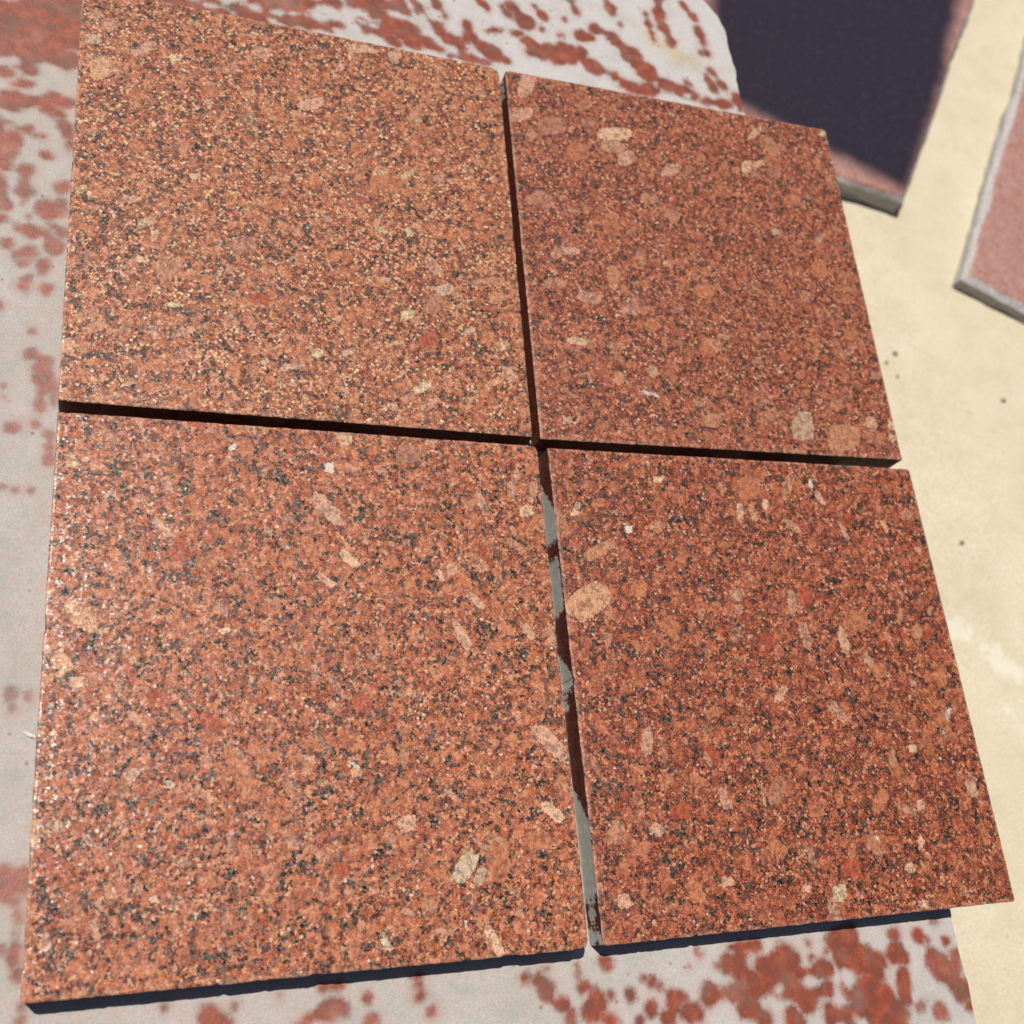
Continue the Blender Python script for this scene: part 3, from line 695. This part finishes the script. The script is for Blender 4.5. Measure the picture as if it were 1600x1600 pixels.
# ------------------------------------------------------------------ the two slabs on the ground
def far_slab(name, P0, dirs, sizes, th, mat, chamfer=0.007, seed=1, attrs=None, nu=90, nv=130):
    """P0: a top corner (x, y); dirs: two edge directions; sizes: lengths"""
    e1, e2 = dirs
    us = np.linspace(0, sizes[0], nu); vs = np.linspace(0, sizes[1], nv)
    Ug, Vg = np.meshgrid(us, vs, indexing='ij')
    de = np.minimum(np.minimum(Ug, sizes[0] - Ug), np.minimum(Vg, sizes[1] - Vg))
    X = P0[0] + Ug * e1[0] + Vg * e2[0]; Y = P0[1] + Ug * e1[1] + Vg * e2[1]
    flip = (e1[0] * e2[1] - e1[1] * e2[0]) < 0
    rag = (vnoise(X, Y, 9, seed) - .5) * 0.010 + (vnoise(X, Y, 45, seed + 1) - .5) * 0.003
    wgt = np.clip(1 - de / 0.012, 0, 1)
    cx, cy = X.mean(), Y.mean()
    nrm = np.hypot(X - cx, Y - cy) + 1e-9
    X += rag * wgt * (X - cx) / nrm; Y += rag * wgt * (Y - cy) / nrm
    Z = np.full(X.shape, th) - np.clip(1 - de / chamfer, 0, 1) * (0.005 + 0.004 * vnoise(X, Y, 60, seed + 3))
    idx = np.arange(nu * nv).reshape(nu, nv)
    q = np.stack([idx[:-1, :-1], idx[1:, :-1], idx[1:, 1:], idx[:-1, 1:]], -1).reshape(-1, 4)
    if flip: q = q[:, ::-1]
    F = q.tolist()
    loop = np.concatenate([idx[:, 0], idx[-1, 1:], idx[-2::-1, -1], idx[0, -2:0:-1]])
    if flip: loop = loop[::-1]
    V = [np.stack([X, Y, Z], -1).reshape(-1, 3)]
    base = V[0][loop]; nl = len(loop); n0 = nu * nv
    prev = loop
    for k, f in enumerate((0.35, 0.7, 1.0)):
        r = base.copy()
        jit = (vnoise(r[:, 0] + f * 7, r[:, 1], 40, seed + 5) - .5) * 0.005
        dn = np.stack([r[:, 0] - cx, r[:, 1] - cy], -1); dn /= np.linalg.norm(dn, axis=1)[:, None]
        r[:, :2] += dn * jit[:, None]
        r[:, 2] = base[:, 2] * (1 - f) + 0.001 * f
        V.append(r)
        cur = n0 + k * nl + np.arange(nl)
        F += np.stack([prev, cur, np.roll(cur, -1), np.roll(prev, -1)], -1).tolist()
        prev = cur
    F.append(prev[::-1].tolist())
    o = mesh_obj(name, np.concatenate(V), F, mat, origin=(cx, cy, 0.0), smooth=False)
    pad = 3 * nl
    fattr(o, 'border', np.concatenate([np.clip(1 - de / (chamfer * 1.5), 0, 1).ravel(), np.ones(pad)]))
    if attrs is not None:
        a = attrs(X, Y)
        fattr(o, 'damp', np.concatenate([a.ravel(), np.zeros(pad)]))
    else:
        fattr(o, 'damp', np.zeros(n0 + pad))
    return o
def pink_mat(name, base):
    B = NB(name)
    g = B.n('ShaderNodeNewGeometry')
    P = g.outputs['Position']
    a = B.noise(P, 20, 4.0, 0.6); b = B.noise(P, 260, 4.0, 0.65)
    v = B.vor(P, 330); vc = B.sep(v.outputs['Color'])
    col = B.mix(B.rng(a.outputs[0], .35, .65, 0, 1), al(*base[0]), al(*base[1]))
    col = B.mix(B.rng(vc[0], .0, 1.0, 0, .6), col, al(*base[2]))
    a2 = B.noise(P, 45, 4.0, 0.65)
    col = B.mix(B.rng(a2.outputs[0], .44, .66, 0, .7), col, al(176, 112, 92))
    col = B.mix(B.math('MULTIPLY', B.step(vc[2], .80, .86), .5), col, al(112, 84, 80))
    col = B.mix(B.rng(b.outputs[0], .5, .7, 0, .5), col, al(212, 190, 182))
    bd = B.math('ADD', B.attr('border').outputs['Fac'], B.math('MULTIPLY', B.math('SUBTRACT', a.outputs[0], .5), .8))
    # where the water still stands the stone is dark and glossy
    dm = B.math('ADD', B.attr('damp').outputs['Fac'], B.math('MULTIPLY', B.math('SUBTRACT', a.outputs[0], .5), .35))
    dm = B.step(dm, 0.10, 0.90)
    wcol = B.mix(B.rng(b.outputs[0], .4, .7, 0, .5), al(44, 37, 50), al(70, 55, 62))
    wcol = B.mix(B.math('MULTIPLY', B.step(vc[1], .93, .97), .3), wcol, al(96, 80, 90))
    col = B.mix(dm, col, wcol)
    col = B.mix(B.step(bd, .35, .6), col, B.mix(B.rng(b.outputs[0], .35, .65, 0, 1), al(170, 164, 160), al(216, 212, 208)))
    rough = B.math('SUBTRACT', 0.85, B.math('MULTIPLY', dm, 0.5))
    return B.done(col, rough, b.outputs[0], 0.3, 0.002, 0.4)
HB = 0.030
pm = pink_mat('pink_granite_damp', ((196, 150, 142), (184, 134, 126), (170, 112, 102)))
pm2 = pink_mat('pink_granite_dry', ((190, 148, 140), (182, 138, 132), (182, 118, 98)))
c0 = at2(1417, 316, HB); e_up = at2(1524, 0, HB) - c0; e_lf = at2(1306, 279, HB) - c0
e_up /= np.linalg.norm(e_up); e_lf /= np.linalg.norm(e_lf)
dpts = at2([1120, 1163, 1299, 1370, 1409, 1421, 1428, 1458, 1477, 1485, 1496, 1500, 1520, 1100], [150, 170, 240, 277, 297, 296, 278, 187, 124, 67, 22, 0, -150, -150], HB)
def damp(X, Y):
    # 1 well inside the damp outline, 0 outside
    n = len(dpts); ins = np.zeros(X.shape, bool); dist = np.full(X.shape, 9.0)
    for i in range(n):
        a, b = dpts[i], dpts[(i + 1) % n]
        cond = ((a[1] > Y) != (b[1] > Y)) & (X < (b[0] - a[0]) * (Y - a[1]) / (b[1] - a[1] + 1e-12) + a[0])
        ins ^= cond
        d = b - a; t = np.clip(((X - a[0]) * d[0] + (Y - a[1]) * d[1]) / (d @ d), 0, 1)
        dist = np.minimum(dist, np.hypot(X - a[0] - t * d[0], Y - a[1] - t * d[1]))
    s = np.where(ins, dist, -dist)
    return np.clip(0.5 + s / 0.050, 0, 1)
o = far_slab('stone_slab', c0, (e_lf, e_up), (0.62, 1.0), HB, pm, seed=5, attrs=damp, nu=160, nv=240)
tag(o, 'dark damp stone slab with a pale pink margin lying on the ground', 'slab')
HB2 = 0.024
c1 = at2(1507, 432, HB2); e_u2 = at2(1610, 70, HB2) - c1; e_r2 = at2(1607, 484, HB2) - c1
e_u2 /= np.linalg.norm(e_u2); e_r2 /= np.linalg.norm(e_r2)
o = far_slab('stone_slab', c1, (e_r2, e_u2), (0.55, 0.9), HB2, pm2, seed=9, chamfer=0.010, nu=120, nv=200)
tag(o, 'dry pink stone slab with rough whitish edges at the right border of the picture', 'slab')

# ------------------------------------------------------------------ crumbs
def crumb(name, x, y, z, ra, rb, rc, ang, mat, seed):
    import bmesh
    bm = bmesh.new()
    bmesh.ops.create_icosphere(bm, subdivisions=2, radius=1.0)
    r = random.Random(seed)
    for v in bm.verts:
        k = 1 + r.uniform(-.22, .22)
        v.co = Vector((v.co.x * ra * k, v.co.y * rb * k, max(v.co.z, -.6) * rc * k + rc * .55))
    me = bpy.data.meshes.new(name); bm.to_mesh(me); bm.free()
    me.materials.append(mat)
    o = bpy.data.objects.new(name, me); COL.objects.link(o)
    o.location = (x, y, z); o.rotation_euler = (0, 0, ang)
    return o
def plain(name, c, rough=.8):
    B = NB(name)
    g = B.n('ShaderNodeTexCoord')
    nn = B.noise(g.outputs['Object'], 900, 3.0)
    return B.done(B.mix(B.rng(nn.outputs[0], .35, .65, 0, 1), al(*c), al(*[int(k * .8) for k in c])), rough, nn.outputs[0], .4, .0003)
wm = plain('white_stone', (250, 244, 240)); gmk = plain('dark_grit', (182, 170, 142)); rmk = plain('reddish_grit', (186, 150, 126))
p = at2(46, 1148, ZS); q = at2(56, 1153, ZS)
o = crumb('stone_chip', p[0], p[1], ZS, .0042, .0014, .0012, math.atan2(*(q - p)[::-1]), wm, 1)
tag(o, 'small white sliver of stone beside the left edge of the orange red tile', 'chip')
p = at2(829, 692, ZS)
o = crumb('stone_chip', p[0], p[1], ZS, .0022, .0018, .0016, .4, wm, 2)
tag(o, 'tiny pale stone chip in the joint where the four tiles meet', 'chip')
for i, (x, y, r, m) in enumerate([(1398, 552, 3.6, gmk), (1385, 566, 2.6, gmk), (1402, 588, 2.2, gmk), (1567, 626, 3.6, gmk)]):
    p = at2(x, y, 0); q = at2(x + r, y, 0)
    R = float(np.linalg.norm(q - p))
    o = crumb('pebble', p[0], p[1], 0.0005, R, R * .8, R * .5, i * 1.1, m, 10 + i)
    tag(o, ['largest of three tiny grey pebbles on the cream ground right of the brownish tile',
            'tiny grey pebble nearest the edge of the brownish tile, middle of three',
            'lowest of three tiny grey pebbles on the cream ground right of the brownish tile',
            'lone tiny grey pebble on the cream ground below the pink slab'][i], 'pebble', 'grit on the ground')
p = at2(1502, 848, 0)
o = crumb('pebble', p[0], p[1], 0.0005, .0035, .003, .0018, .3, rmk, 20)
tag(o, 'tiny reddish pebble on the cream ground beside the dark red tile', 'pebble', 'grit on the ground')
